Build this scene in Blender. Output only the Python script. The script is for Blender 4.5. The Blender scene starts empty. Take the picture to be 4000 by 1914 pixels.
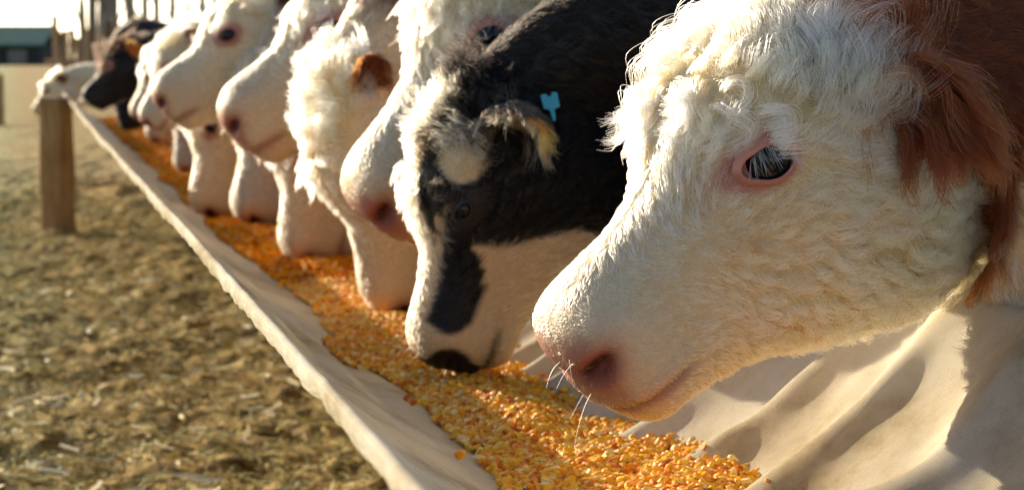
import bpy, bmesh, math, random
import numpy as np
from mathutils import Vector, noise, kdtree

random.seed(7)
RNG = np.random.default_rng(11)
scene = bpy.context.scene
COL = scene.collection
rad = math.radians

# ------------------------------------------------------------------ camera
cam_d = bpy.data.cameras.new('camera')
cam = bpy.data.objects.new('camera', cam_d)
COL.objects.link(cam)
cam.location = (0, 0, 1.03)
cam.rotation_euler = (rad(90 - 5.32), 0, 0)
cam_d.sensor_width = 36.0
cam_d.lens = 70.0
cam_d.clip_start = 0.05
cam_d.clip_end = 3000
cam_d.dof.use_dof = True
cam_d.dof.focus_distance = 1.98
cam_d.dof.aperture_fstop = 9.0
scene.camera = cam

# ------------------------------------------------------------------ sky and sun
SUN_AZ = 42.0      # degrees from straight ahead (+Y) towards the left (-X)
SUN_EL = 16.0
world = bpy.data.worlds.new('World')
scene.world = world
world.use_nodes = True
wn = world.node_tree
bg = wn.nodes['Background']
sky = wn.nodes.new('ShaderNodeTexSky')
sky.sky_type = 'NISHITA'
sky.sun_disc = False
sky.sun_elevation = rad(SUN_EL)
sky.sun_rotation = rad(-SUN_AZ)
sky.dust_density = 0.7
sky.air_density = 0.5
wn.links.new(sky.outputs[0], bg.inputs[0])
bg.inputs[1].default_value = 0.15
sun_d = bpy.data.lights.new('sun', 'SUN')
sun_d.energy = 4.3
sun_d.angle = rad(0.5)
sun_d.color = (1.0, 0.90, 0.74)
sun = bpy.data.objects.new('sun', sun_d)
COL.objects.link(sun)
to_sun = Vector((-math.sin(rad(SUN_AZ)) * math.cos(rad(SUN_EL)), math.cos(rad(SUN_AZ)) * math.cos(rad(SUN_EL)), math.sin(rad(SUN_EL))))
sun.rotation_euler = to_sun.to_track_quat('Z', 'Y').to_euler()
sun.location = (-8, 12, 10)

vs = scene.view_settings
vs.view_transform = 'Standard'
vs.look = 'None'
vs.gamma = 1.0
vs.exposure = 1.0
vs.use_white_balance = True
vs.white_balance_temperature = 7400
vs.use_curve_mapping = False
scene.cycles.max_bounces = 12
scene.cycles.diffuse_bounces = 5
scene.cycles.transmission_bounces = 10
scene.cycles.use_denoising = True
scene.cycles.sample_clamp_indirect = 6.0
try:
    scene.cycles_curves.shape = 'RIBBONS'
    scene.cycles_curves.subdivisions = 2
except Exception:
    pass

# ------------------------------------------------------------------ materials
def new_mat(name):
    m = bpy.data.materials.new(name)
    m.use_nodes = True
    nt = m.node_tree
    return m, nt, nt.nodes['Principled BSDF']

def N(nt, kind, **kw):
    n = nt.nodes.new(kind)
    for k, v in kw.items():
        if k.startswith('i_'):
            n.inputs[k[2:].replace('_', ' ')].default_value = v
        else:
            setattr(n, k, v)
    return n

def ramp(nt, src, stops):
    r = N(nt, 'ShaderNodeValToRGB')
    e = r.color_ramp.elements
    while len(e) < len(stops):
        e.new(0.5)
    for x, (p, c) in zip(e, stops):
        x.position = p
        x.color = (*c, 1)
    nt.links.new(src, r.inputs[0])
    return r.outputs[0]

def noise_mat(name, stops, scale=5.0, rough=0.9, bump=0.0, bump_scale=None, stretch=None, detail=6.0, spec=0.3):
    m, nt, p = new_mat(name)
    tc = N(nt, 'ShaderNodeTexCoord')
    src = tc.outputs['Object']
    if stretch:
        mp = N(nt, 'ShaderNodeMapping')
        mp.inputs['Scale'].default_value = stretch
        nt.links.new(src, mp.inputs[0])
        src = mp.outputs[0]
    n1 = N(nt, 'ShaderNodeTexNoise', i_Scale=scale, i_Detail=detail, i_Roughness=0.65)
    nt.links.new(src, n1.inputs['Vector'])
    nt.links.new(ramp(nt, n1.outputs[0], stops), p.inputs['Base Color'])
    p.inputs['Roughness'].default_value = rough
    p.inputs['Specular IOR Level'].default_value = spec
    if bump:
        n2 = N(nt, 'ShaderNodeTexNoise', i_Scale=bump_scale or scale * 4, i_Detail=5.0)
        nt.links.new(src, n2.inputs['Vector'])
        b = N(nt, 'ShaderNodeBump', i_Strength=bump, i_Distance=0.02)
        nt.links.new(n2.outputs[0], b.inputs['Height'])
        nt.links.new(b.outputs[0], p.inputs['Normal'])
    return m

def attr_mat(name, rough=0.8, spec=0.3, vary=0.15, scale=60.0, bump=0.0):
    """base colour from the 'tint' attribute, broken up by fine noise"""
    m, nt, p = new_mat(name)
    a = N(nt, 'ShaderNodeAttribute', attribute_name='tint')
    n1 = N(nt, 'ShaderNodeTexNoise', i_Scale=scale, i_Detail=5.0)
    tc = N(nt, 'ShaderNodeTexCoord')
    nt.links.new(tc.outputs['Object'], n1.inputs['Vector'])
    mr = N(nt, 'ShaderNodeMapRange')
    mr.inputs['To Min'].default_value = 1 - vary
    mr.inputs['To Max'].default_value = 1 + vary
    nt.links.new(n1.outputs[0], mr.inputs[0])
    mx = N(nt, 'ShaderNodeMix', data_type='RGBA', blend_type='MULTIPLY')
    mx.inputs[0].default_value = 1.0
    nt.links.new(a.outputs['Color'], mx.inputs[6])
    nt.links.new(mr.outputs[0], mx.inputs[7])
    nt.links.new(mx.outputs[2], p.inputs['Base Color'])
    p.inputs['Roughness'].default_value = rough
    p.inputs['Specular IOR Level'].default_value = spec
    if bump:
        b = N(nt, 'ShaderNodeBump', i_Strength=bump, i_Distance=0.004)
        nt.links.new(n1.outputs[0], b.inputs['Height'])
        nt.links.new(b.outputs[0], p.inputs['Normal'])
    return m, nt, p

M_skin, _, _p = attr_mat('skin_and_short_coat', rough=0.6, spec=0.35, vary=0.12, scale=140, bump=0.35)
M_lid, _, _p = attr_mat('eyelid_skin', rough=0.45, spec=0.5, vary=0.15, scale=200, bump=0.3)

def hair_material(name, rough, ior, root):
    """hair that is darker and yellower at the root than at the tip"""
    m = bpy.data.materials.new(name)
    m.use_nodes = True
    nt = m.node_tree
    nt.nodes.remove(nt.nodes['Principled BSDF'])
    out = nt.nodes['Material Output']
    h = nt.nodes.new('ShaderNodeBsdfHairPrincipled')
    h.parametrization = 'COLOR'
    a = N(nt, 'ShaderNodeAttribute', attribute_name='tint')
    hi = nt.nodes.new('ShaderNodeHairInfo')
    f = ramp(nt, hi.outputs['Intercept'], [(0.0, root), (.55, (1, 1, 1))])  # stained roots, which also paint shaded depth between the locks
    mx = N(nt, 'ShaderNodeMix', data_type='RGBA', blend_type='MULTIPLY')
    mx.inputs[0].default_value = 1.0
    nt.links.new(a.outputs['Color'], mx.inputs[6]); nt.links.new(f, mx.inputs[7])
    nt.links.new(mx.outputs[2], h.inputs['Color'])
    h.inputs['Roughness'].default_value = rough
    h.inputs['Radial Roughness'].default_value = .6
    h.inputs['Random Roughness'].default_value = 0.2
    h.inputs['IOR'].default_value = ior
    nt.links.new(h.outputs[0], out.inputs['Surface'])
    return m
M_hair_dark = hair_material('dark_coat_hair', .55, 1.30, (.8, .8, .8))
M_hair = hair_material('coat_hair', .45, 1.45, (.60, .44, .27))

M_eye, _nt, _p = new_mat('dark_eyeball')
_p.inputs['Base Color'].default_value = (0.004, 0.004, 0.006, 1)
_p.inputs['Roughness'].default_value = 0.08
_p.inputs['Specular IOR Level'].default_value = 0.3
M_tag, _nt, _p = new_mat('ear_tag_plastic')
_p.inputs['Base Color'].default_value = (0.02, 0.33, 0.42, 1)
_p.inputs['Roughness'].default_value = 0.4

# ------------------------------------------------------------------ helpers
def tag(o, label=None, cat=None, group=None, kind=None):
    for k, v in (('label', label), ('category', cat), ('group', group), ('kind', kind)):
        if v:
            o[k] = v
    return o

def mesh_obj(name, verts, faces, mat, parent=None, smooth=True, tint=None):
    me = bpy.data.meshes.new(name)
    me.from_pydata([tuple(v) for v in verts] if not isinstance(verts, np.ndarray) else verts.tolist(), [], faces if isinstance(faces, list) else faces.tolist())
    me.materials.append(mat)
    if smooth:
        me.polygons.foreach_set('use_smooth', np.ones(len(me.polygons), bool))
    if tint is not None:
        at = me.color_attributes.new('tint', 'FLOAT_COLOR', 'POINT')
        c = np.ones((len(tint), 4), np.float32)
        c[:, :3] = tint
        at.data.foreach_set('color', c.ravel())
    me.update()
    o = bpy.data.objects.new(name, me)
    COL.objects.link(o)
    o.parent = parent
    return o

def empty(name, loc):
    o = bpy.data.objects.new(name, None)
    o.empty_display_size = 0.1
    o.location = loc
    COL.objects.link(o)
    return o

def vnoise(x, y, z=0.0, seed=0):
    """cheap smooth value noise on arrays, about -1..1"""
    x, y, z = np.broadcast_arrays(np.asarray(x, float), np.asarray(y, float), np.asarray(z, float))
    xi, yi, zi = np.floor(x), np.floor(y), np.floor(z)
    fx, fy, fz = x - xi, y - yi, z - zi
    fx, fy, fz = [f * f * (3 - 2 * f) for f in (fx, fy, fz)]
    def h(a, b, c):
        n = np.sin(a * 127.1 + b * 311.7 + c * 74.7 + seed * 17.3) * 43758.5453
        return (n - np.floor(n)) * 2 - 1
    r = 0
    for dx in (0, 1):
        for dy in (0, 1):
            for dz in (0, 1):
                wt = (fx if dx else 1 - fx) * (fy if dy else 1 - fy) * (fz if dz else 1 - fz)
                r = r + wt * h(xi + dx, yi + dy, zi + dz)
    return r

def fbm(x, y, z=0.0, seed=0, oct=3):
    r, a = 0, 1.0
    for k in range(oct):
        r = r + a * vnoise(np.asarray(x) * 2 ** k, np.asarray(y) * 2 ** k, np.asarray(z) * 2 ** k, seed + k)
        a *= 0.5
    return r

def norm(v):
    v = np.asarray(v, float)
    return v / np.maximum(np.linalg.norm(v, axis=-1, keepdims=True), 1e-9)

def smooth_step(a, b, x):
    t = np.clip((x - a) / (b - a), 0, 1)
    return t * t * (3 - 2 * t)

def spline(xs, ys, x):
    """monotone-ish cubic through the table"""
    xs = np.asarray(xs, float); ys = np.asarray(ys, float); x = np.asarray(x, float)
    m = np.gradient(ys, xs)
    k = np.clip(np.searchsorted(xs, x) - 1, 0, len(xs) - 2)
    h = xs[k + 1] - xs[k]
    t = np.clip((x - xs[k]) / h, 0, 1)
    return ((2*t**3 - 3*t**2 + 1) * ys[k] + (t**3 - 2*t**2 + t) * h * m[k] + (-2*t**3 + 3*t**2) * ys[k + 1] + (t**3 - t**2) * h * m[k + 1])

# ------------------------------------------------------------------ trough frame
TR0 = np.array([0.219, 0.0, 0.79])
TT = np.array([-0.2325, 0.9726, 0.0])
TN = np.array([0.9726, 0.2325, 0.0])
TW = 0.80          # width between the rims
def trough_pt(s, w, z):
    s = np.asarray(s, float); w = np.asarray(w, float)
    return TR0[None, :] * [1, 1, 0] + s[:, None] * TT + w[:, None] * TN + np.asarray(z, float)[:, None] * np.array([0, 0, 1.0])

# ------------------------------------------------------------------ COWS
HU = [0, .1, .2, .3, .38, .5, .6, .7, .8, .86, .92, 1.0]
HTOP = [.12, .175, .216, .236, .238, .192, .120, .096, .092, .090, .082, .066]
HBOT = [-.60, -.605, -.59, -.555, -.51, -.448, -.385, -.348, -.318, -.304, -.286, -.23]
HWID = [.19, .22, .24, .246, .238, .20, .170, .15, .152, .160, .160, .15]
M_RING = 112

def build_head_grid(L, res):
    u0 = 0.86
    nt_ = int(22 * res)
    ph = np.linspace(0.05, math.pi / 2, nt_)
    e = 2 / 2.5
    u_tip = u0 + (1 - u0) * np.cos(ph) ** e
    clo = np.sin(ph) ** e
    nh = int(92 * res)
    u_rest = np.linspace(u0, 0, nh + 1)[1:]
    u = np.concatenate([u_tip, u_rest])
    clo = np.concatenate([clo, np.ones(nh)])
    th = np.linspace(0, 2 * math.pi, M_RING, endpoint=False)
    top, bot, wid = spline(HU, HTOP, u), spline(HU, HBOT, u), spline(HU, HWID, u)
    d0 = top - 0.42 * (top - bot)
    d0 = d0 + 0 * u
    a, b = (top - d0) * clo, (d0 - bot) * clo
    w = wid * clo
    U = np.repeat(u[:, None], M_RING, 1)
    c, s = np.cos(th)[None, :], np.sin(th)[None, :]
    kj = spline([0, .15, .4, .7, .86, 1], [.35, .30, .30, .22, .10, .10], u)[:, None]
    kd = spline([0, .2, .4, .55, .8, 1], [.05, .02, .05, .18, .10, .0], u)[:, None]
    ed = spline([0, .2, .4, .6, .85, 1], [.8, .72, .75, .85, .85, .8], u)[:, None]
    D = np.where(c >= 0, a[:, None] * np.abs(c) ** ed, -b[:, None] * np.abs(c) ** 0.86) + d0[:, None]
    tap = np.where(c < 0, 1 - kj * np.abs(c) ** 1.5, 1 - kd * np.abs(c) ** 2)
    S = w[:, None] * np.sign(s) * np.abs(s) ** 0.85 * tap
    P = np.stack([U, D, S], -1)
    return P, u, th

def head_bumps(P, Nn, opts):
    """anatomy pushed along the normal, all in head lengths"""
    u, d, s = P[..., 0], P[..., 1], P[..., 2]
    a = np.abs(s)
    out = np.zeros_like(u)
    def g(cu, cd, cs, ru, rd, rs, h):
        return h * np.exp(-(((u - cu) / ru) ** 2 + ((d - cd) / rd) ** 2 + ((a - cs) / rs) ** 2))
    out += g(.43, .060, .22, .075, .06, .08, .026)            # orbit
    out += g(.40, .125, .175, .07, .04, .06, .014)              # brow
    out += g(.29, -.015, .23, .05, .05, .08, -.010)           # temple hollow
    out += g(.20, -.20, .18, .12, .10, .10, .020)             # cheek muscle
    out += g(.50, -.065, .18, .12, .035, .06, .010)          # facial crest
    out += g(.46, -.20, .14, .10, .04, .07, -.008)
    out += g(.915, .005, .12, .06, .05, .06, .016)            # nostril wing
    out += g(.02, .12, 0, .07, .06, .10, .035)                # poll
    out += g(.90, -.26, 0, .06, .05, .10, .012)               # chin
    if opts.get('fine'):
        nc = (.970, -.060, .082)
        q = ((u - nc[0]) + 0.9 * (d - nc[1]))
        r = ((u - nc[0]) - 0.9 * (d - nc[1]))
        hole = np.exp(-((q / .030) ** 2 + (r / .070) ** 2 + ((a - nc[2]) / .06) ** 2) * 1.4)
        out += -.046 * hole
        ring = np.exp(-((q / .052) ** 2 + (r / .095) ** 2 + ((a - nc[2]) / .07) ** 2) * 1.2)
        out += .012 * (ring - hole)
        ml = -.195 - .10 * (u - .9) ** 2 * 8
        on = smooth_step(.77, .80, u)
        out += -.006 * on * np.exp(-((d - ml) / .009) ** 2)
        out += .006 * on * np.exp(-((d - ml - .03) / .02) ** 2)
    return out

def frame_from(F, roll=0.0):
    F = norm(F)
    up = np.array([0, 0, 1.0])
    if abs(F[2]) > 0.999:
        up = np.array([1.0, 0, 0.05])
    D = norm(up - F * np.dot(up, F))
    S = np.cross(D, F)
    if roll:
        c, s_ = math.cos(roll), math.sin(roll)
        D, S = D * c + S * s_, S * c - D * s_
    return F, D, S

def head_frame(pitch, yaw, roll=0.0):
    """yaw 0 looks to -X, positive turns towards -Y; pitch is how far the muzzle drops (may pass 90)"""
    fx = np.array([-math.cos(yaw), -math.sin(yaw), 0.0])
    F = fx * math.cos(pitch) - np.array([0, 0, 1.0]) * math.sin(pitch)
    D = fx * math.sin(pitch) + np.array([0, 0, 1.0]) * math.cos(pitch)
    S = np.cross(D, F)
    if roll:
        c, s_ = math.cos(roll), math.sin(roll)
        D, S = D * c + S * s_, S * c - D * s_
    return F, D, S

class Cow:
    pass

def build_cow(label, muzzle, pitch, yaw, L, body_s, body_w, paint, roll=0.0, res=1.0, size=1.0, hairs=20000, guides=1500, pts=6,
              hair_r=0.0006, group=None, heading=0.0, head_len=None, ears=True, len_scale=1.0, fine=True, tagged=False, lashes=False,
              shoulder_h=None, ear_dir=None, curl=1.0, dark_nose=False, seed=1, trunk_hair=0.06, lid_tint=None, ear_len=0.2, neck_deep=1.0, ear_hair=.55, pink=.8):
    global M_RING
    rng = np.random.default_rng(100 + seed)
    P, u, th = build_head_grid(L, res)
    # normals in head space, for the bumps
    def grid_normals(G):
        du = np.gradient(G, axis=0)
        dt = (np.roll(G, -1, 1) - np.roll(G, 1, 1))
        n = np.cross(dt, du)
        n = norm(n)
        return n
    # (u, d, s) handed so that F x D = -S ; work in a right handed (u, s, d) frame
    G = P[..., [0, 2, 1]]
    n = grid_normals(G)
    ctr = np.stack([P[..., 0].mean(1), np.zeros(len(u)), P[..., 1].mean(1)], -1)[:, None, :]
    if np.sum(n * (G - ctr)) < 0:
        n = -n
    nP = n[..., [0, 2, 1]]
    P = P + nP * head_bumps(P, nP, dict(fine=fine))[..., None]
    F, D, S = head_frame(pitch, yaw, roll)
    muzzle = np.asarray(muzzle, float)
    O = muzzle - L * (F * 1.0 + D * (-.085))
    def H(p):
        p = np.asarray(p, float)
        return O + L * (p[..., 0:1] * F + p[..., 1:2] * D + p[..., 2:3] * S)
    head = H(P)
    nh = head.shape[0]

    # ---- body frame
    bt = norm(-TN * math.cos(heading) + TT * math.sin(heading))     # the way the cow faces
    up = np.array([0, 0, 1.0])
    bs = np.cross(up, bt)                                            # its left
    base = TR0 * [1, 1, 0] + TT * body_s + TN * body_w               # under the shoulder
    k = size
    sh = (shoulder_h or 0.98) * k
    # trunk stations: distance behind shoulder, centre height, up radius, down radius, half width
    TS = np.array([[0.00, sh, .27, .34, .20], [.18, sh + .01, .28, .36, .245], [.45, sh + .00, .27, .36, .285],
                   [.80, sh - .02, .25, .37, .305], [1.10, sh - .01, .25, .33, .275], [1.32, sh + .02, .25, .26, .235],
                   [1.46, sh + .0, .20, .20, .18], [1.54, sh - .03, .10, .12, .10]])
    TS[:, 0] *= k; TS[:, 2:] *= k
    tt = np.linspace(0, len(TS) - 1, 46)
    tsv = np.stack([spline(np.arange(len(TS)), TS[:, q], tt) for q in range(5)], -1)
    c_tr = base + (-bt)[None, :] * tsv[:, 0:1] + up * tsv[:, 1:2]
    # ---- neck, a Hermite bridge
    hb = P[-1]
    c0 = H(np.array([0.0, hb[:, 1].mean(), 0.0]))
    a0, b0 = (hb[:, 1].max() - hb[:, 1].mean()) * L, (hb[:, 1].mean() - hb[:, 1].min()) * L
    w0 = hb[:, 2].max() * L
    c1 = c_tr[0]
    gap = np.linalg.norm(c1 - c0)
    T0 = norm(norm(-F) + 0.7 * norm(c1 - c0)) * gap * 0.95
    T1 = norm(-bt + np.array([0, 0, -0.25])) * gap * 0.8
    nn = int(44 * max(res, .6))
    t = np.linspace(0, 1, nn + 1)[1:-1]
    t_ = t[:, None]
    cn = (2*t_**3-3*t_**2+1)*c0 + (t_**3-2*t_**2+t_)*T0 + (-2*t_**3+3*t_**2)*c1 + (t_**3-t_**2)*T1
    tn = norm((6*t_**2-6*t_)*c0 + (3*t_**2-4*t_+1)*T0 + (-6*t_**2+6*t_)*c1 + (3*t_**2-2*t_)*T1)
    f0 = smooth_step(0, .35, t)[:, None]
    axis = norm(-F * (1 - f0) + tn * f0)
    fD = norm(D * (1 - smooth_step(0, .8, t)[:, None]) + up * smooth_step(0, .8, t)[:, None])
    fD = norm(fD - axis * np.sum(fD * axis, -1, keepdims=True))
    fS = np.cross(axis, fD) * 1.0
    # side must match the head's S (cow's left)
    if np.dot(fS[0], S) < 0:
        fS = -fS
    g = smooth_step(0, 1, t)
    th_c, th_s = np.cos(th), np.sin(th)
    an = a0 * (1 - g) + tsv[0, 2] * g
    bn = (b0 * (1 - g) + tsv[0, 3] * g) * (1 + (neck_deep - 1) * np.sin(np.sqrt(t) * math.pi))
    wn_ = w0 * (1 - g) + tsv[0, 4] * g - 0.02 * L * np.sin(t * math.pi)
    def ring(c, dv, sv, a, b, w, e=0.92):
        dd = np.where(th_c >= 0, a * np.abs(th_c) ** e, -b * np.abs(th_c) ** e)
        ss = w * np.sign(th_s) * np.abs(th_s) ** e * np.where(th_c < 0, 1 - .18 * th_c ** 2, 1 - .25 * th_c ** 2)
        return c + dd[:, None] * dv + ss[:, None] * sv
    # the head-base section, blended away along the neck
    base_sec = hb[:, 1:] - [hb[:, 1].mean(), 0]
    neck = []
    for q in range(len(t)):
        r1 = ring(cn[q], fD[q], fS[q], an[q], bn[q], wn_[q])
        r0 = cn[q] + L * (base_sec[:, 0:1] * fD[q] + base_sec[:, 1:2] * fS[q])
        m_ = smooth_step(0, .45, t[q])
        neck.append(r0 * (1 - m_) + r1 * m_)
    neck = np.array(neck)
    trunk = np.array([ring(c_tr[q], up, bs, tsv[q, 2], tsv[q, 3], tsv[q, 4]) for q in range(len(tsv))])
    grid = np.concatenate([head, neck, trunk])
    NI, NJ = grid.shape[:2]
    reg = np.concatenate([np.zeros(nh), np.ones(len(neck)), np.full(len(trunk), 2)])
    along = np.concatenate([u, -t, -1 - tsv[:, 0]])                  # 1..0 head, 0..-1 neck, below -1 trunk
    # slight lumpiness
    hide = np.zeros((NI, NJ), bool)
    verts = [grid.reshape(-1, 3)]
    gu = np.repeat(along[:, None], NJ, 1)
    gth = np.repeat(th[None, :], NI, 0)
    coords = np.zeros((NI, NJ, 3))
    coords[..., 0] = gu
    rel = grid - O
    coords[:nh] = P
    coords[nh:, :, 1] = np.cos(gth[nh:]); coords[nh:, :, 2] = np.sin(gth[nh:])
    tri_faces = []
    extra = []          # (verts, faces, reg id, t array)
    count = NI * NJ

    def patch(i0, i1, j0, j1):
        hide[i0:i1, [j % NJ for j in range(j0, j1)]] = True
        loop = [(i0, j) for j in range(j0, j1)] + [(i, j1) for i in range(i0, i1)] + [(i1, j) for j in range(j1, j0, -1)] + [(i, j0) for i in range(i1, i0, -1)]
        return [i * NJ + (j % NJ) for i, j in loop]

    flat = grid.reshape(-1, 3)
    ex_v, ex_f, ex_t, ex_r, ex_side = [], [], [], [], []
    def grow(loop, centers, e1, e2, r1, r2, bend, region, close=True):
        """extrude a boundary loop through rings; the rings keep the loop's own angles"""
        nonlocal count
        L0 = flat[loop]
        cc = L0.mean(0)
        x = (L0 - cc) @ e1[0]; y = (L0 - cc) @ e2[0]
        an_ = np.arctan2(y / (np.abs(y).max() + 1e-6), x / (np.abs(x).max() + 1e-6))
        prev = list(loop)
        nl = len(loop)
        for q in range(len(centers)):
            pts_ = centers[q] + (r1[q] * np.cos(an_))[:, None] * e1[q] + (r2[q] * np.sin(an_) + bend[q] * np.cos(an_) ** 2)[:, None] * e2[q]
            ids = list(range(count, count + nl))
            count += nl
            ex_v.append(pts_); ex_t.append(np.full(nl, q / (len(centers) - 1))); ex_r.append(np.full(nl, region)); ex_side.append(np.sin(an_))
            for v in range(nl):
                ex_f.append((prev[v], prev[(v + 1) % nl], ids[(v + 1) % nl], ids[v]))
            prev = ids
        ex_f.append(tuple(prev))

    ear_info = []
    if ears:
        i_c = int(np.argmin(np.abs(along[:nh + len(neck)] - 0.085)))
        wpi = max(2, int(5 * res)); wpj = 4
        for sgn in (1, -1):
            jc = int(round((64 if sgn > 0 else 296) / 360 * NJ))
            lp = patch(i_c - wpi, i_c + wpi, jc - wpj, jc + wpj)
            root = flat[lp].mean(0)
            ed_ = ear_dir if (ear_dir is not None and sgn > 0) else (.62, -.02, .70)
            dirv = norm(S * sgn * ed_[0] + D * ed_[1] - F * ed_[2])
            nrings = 16
            tq = np.linspace(.02, 1, nrings)
            el = ear_len * L / .5
            cen = root + dirv * (tq[:, None] * el) + np.array([0, 0, -1.0]) * (tq[:, None] ** 2 * el * .45)
            tang = norm(np.gradient(cen, axis=0))
            opening = norm(F * .55 + D * .0 + S * sgn * .55)
            e2 = norm(opening - tang * np.sum(tang * opening, -1, keepdims=True))
            e1 = np.cross(tang, e2)
            prof = np.interp(tq, [0, .15, .4, .7, .9, 1], [.55, .75, 1.0, .8, .42, .08])
            r1 = prof * .062 * el / .2
            r2 = np.interp(tq, [0, .2, 1], [.024, .012, .004]) * el / .2
            bend = prof * .030 * el / .2
            grow(lp, cen, e1, e2, r1, r2, bend, 3)
            ear_info.append((root, cen, e1, e2))
    # legs
    for (stn, front) in ((5, True), (33, False)):
        i_c = nh + len(neck) + stn
        for sgn in (1, -1):
            jc = int(round((180 - sgn * 42) / 360 * NJ))
            lp = patch(i_c - 4, i_c + 5, jc - 6, jc + 6)
            root = flat[lp].mean(0)
            foot = root.copy(); foot[2] = 0.0
            nr = 18
            tq = np.linspace(.06, 1, nr)
            off = np.interp(tq, [0, .35, .55, .85, 1], [0, .0, .03 if not front else .0, .0, -.03]) * k
            if not front:
                off = np.interp(tq, [0, .3, .52, .9, 1], [0, -.06, .10, .06, .03]) * k
            cen = root * (1 - tq[:, None]) + foot * tq[:, None] + (-bt) * off[:, None]
            cen[-1, 2] = 0.0
            rr = np.interp(tq, [0, .15, .35, .5, .56, .82, .88, .93, 1], [.15, .12, .075, .055, .062, .036, .048, .05, .058]) * k
            e1 = np.repeat(bt[None, :], nr, 0); e2 = np.repeat(bs[None, :], nr, 0)
            grow(lp, cen, e1, e2, rr * 1.1, rr * .85, rr * 0, 4)
    # nose tip and tail caps, faces
    faces = []
    jn = np.arange(NJ)
    for i in range(NI - 1):
        for j in range(NJ):
            if hide[i, j]:
                continue
            j2 = (j + 1) % NJ
            faces.append((i * NJ + j, i * NJ + j2, (i + 1) * NJ + j2, (i + 1) * NJ + j))
    faces.append(tuple(range(NJ)))
    faces.append(tuple(range((NI - 1) * NJ, NI * NJ)))
    faces += ex_f
    allv = np.concatenate([flat] + ex_v) if ex_v else flat
    nv = len(allv)
    exn = nv - NI * NJ
    reg_v = np.concatenate([np.repeat(reg, NJ)] + ex_r)
    co_v = np.concatenate([coords.reshape(-1, 3), np.zeros((exn, 3))])
    t_v = np.concatenate([np.zeros(NI * NJ)] + ex_t)
    side_v = np.concatenate([np.zeros(NI * NJ)] + ex_side)
    # tangents
    back = np.gradient(grid, axis=0)
    dth = np.roll(grid, -1, 1) - np.roll(grid, 1, 1)
    vent = dth * np.where(np.sin(gth) >= 0, 1, -1)[..., None]
    back = norm(back).reshape(-1, 3); vent = norm(vent).reshape(-1, 3)
    back = np.concatenate([back, np.tile(np.array([[0, 0, -1.0]]), (exn, 1))])
    vent = np.concatenate([vent, np.tile(-bt, (exn, 1))])
    bm_ = bmesh.new()
    me = bpy.data.meshes.new('body')
    me.from_pydata(allv.tolist(), [], faces)
    bm_.from_mesh(me)
    bmesh.ops.recalc_face_normals(bm_, faces=bm_.faces[:])
    bm_.to_mesh(me)
    bm_.free()
    me.polygons.foreach_set('use_smooth', np.ones(len(me.polygons), bool))
    me.update()
    nrm = np.empty(nv * 3, np.float32)
    me.vertex_normals.foreach_get('vector', nrm)
    nrm = nrm.reshape(-1, 3).astype(float)
    uu, dd, ss = co_v[:, 0], co_v[:, 1], co_v[:, 2]
    C = Cow()
    C.u, C.d, C.s, C.reg, C.t, C.side, C.pos, C.n = uu, dd, ss, reg_v, t_v, side_v, allv, nrm
    coat = paint(C)
    # ---- bare skin
    pk_ = pink > .5
    skin = coat * np.array([.78, .66, .52])
    isH = reg_v == 0
    a_ = np.abs(ss)
    pad = isH * smooth_step(.945, .985, uu + .10 * np.clip(-dd, -.05, .1) + .01 * np.sin(ss * 90)) * smooth_step(-.20, -.14, dd) * smooth_step(.045, -.01, dd)
    qn, rn = (uu - .970) + .9 * (dd + .060), (uu - .970) - .9 * (dd + .060)
    nos = isH * np.exp(-((qn / .030) ** 2 + (rn / .068) ** 2 + ((a_ - .082) / .07) ** 2) * 1.2)
    nosr = isH * np.exp(-((qn / .065) ** 2 + (rn / .11) ** 2 + ((a_ - .082) / .08) ** 2))
    ml = -.195 - .10 * (uu - .9) ** 2 * 8
    mou = isH * smooth_step(.78, .84, uu) * np.exp(-((dd - ml) / .016) ** 2)
    lipp = isH * smooth_step(.80, .9, uu) * np.exp(-((dd - ml) / .035) ** 2) * .55
    pc = np.array([.012, .010, .010]) if dark_nose else np.array([.40, .155, .10])
    def mix(a, b, f):
        return a * (1 - f[:, None]) + b * f[:, None]
    skin = mix(skin, pc, np.clip(pad * (.95 if dark_nose else pink), 0, 1))
    skin = mix(skin, pc * (np.array([1.12, .72, .80]) if (pk_ and not dark_nose) else np.array([.95, .62, .62])), np.clip(lipp * .8 + (1.3 if pk_ else .95) * nosr, 0, 1))
    skin = mix(skin, np.array([.055, .013, .012]) if not dark_nose else np.array([.006, .005, .005]), np.clip(nos * 1.5, 0, 1))  # darkness of the nostril hollow painted into the skin tint
    skin = mix(skin, pc * .6, np.clip(mou * .7, 0, 1))
    EU, ED = .435, .062
    eye_r = np.sqrt(((uu - EU) * .85) ** 2 + ((dd - ED) * 1.15) ** 2) + (1 - isH) * 9
    lt = np.array(lid_tint if lid_tint is not None else (.42, .16, .12))
    duct = isH * np.exp(-(((uu - EU - .08) / .06) ** 2 + ((dd - ED - .010) / .030) ** 2)) * (a_ > .05)
    skin = mix(skin, lt, np.clip(smooth_step(.085, .064, eye_r) * .9 + .8 * duct * smooth_step(.21, .12, eye_r), 0, 1))

    root = empty('cow', tuple(base))
    tag(root, label, 'cow', group)
    root_loc = Vector(base)
    o = bpy.data.objects.new('body', me)
    me.materials.append(M_skin)
    at = me.color_attributes.new('tint', 'FLOAT_COLOR', 'POINT')
    c4 = np.ones((nv, 4), np.float32); c4[:, :3] = np.clip(skin * .92, 0, 1)
    at.data.foreach_set('color', c4.ravel())
    COL.objects.link(o)
    o.parent = root
    o.location = -root_loc
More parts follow.
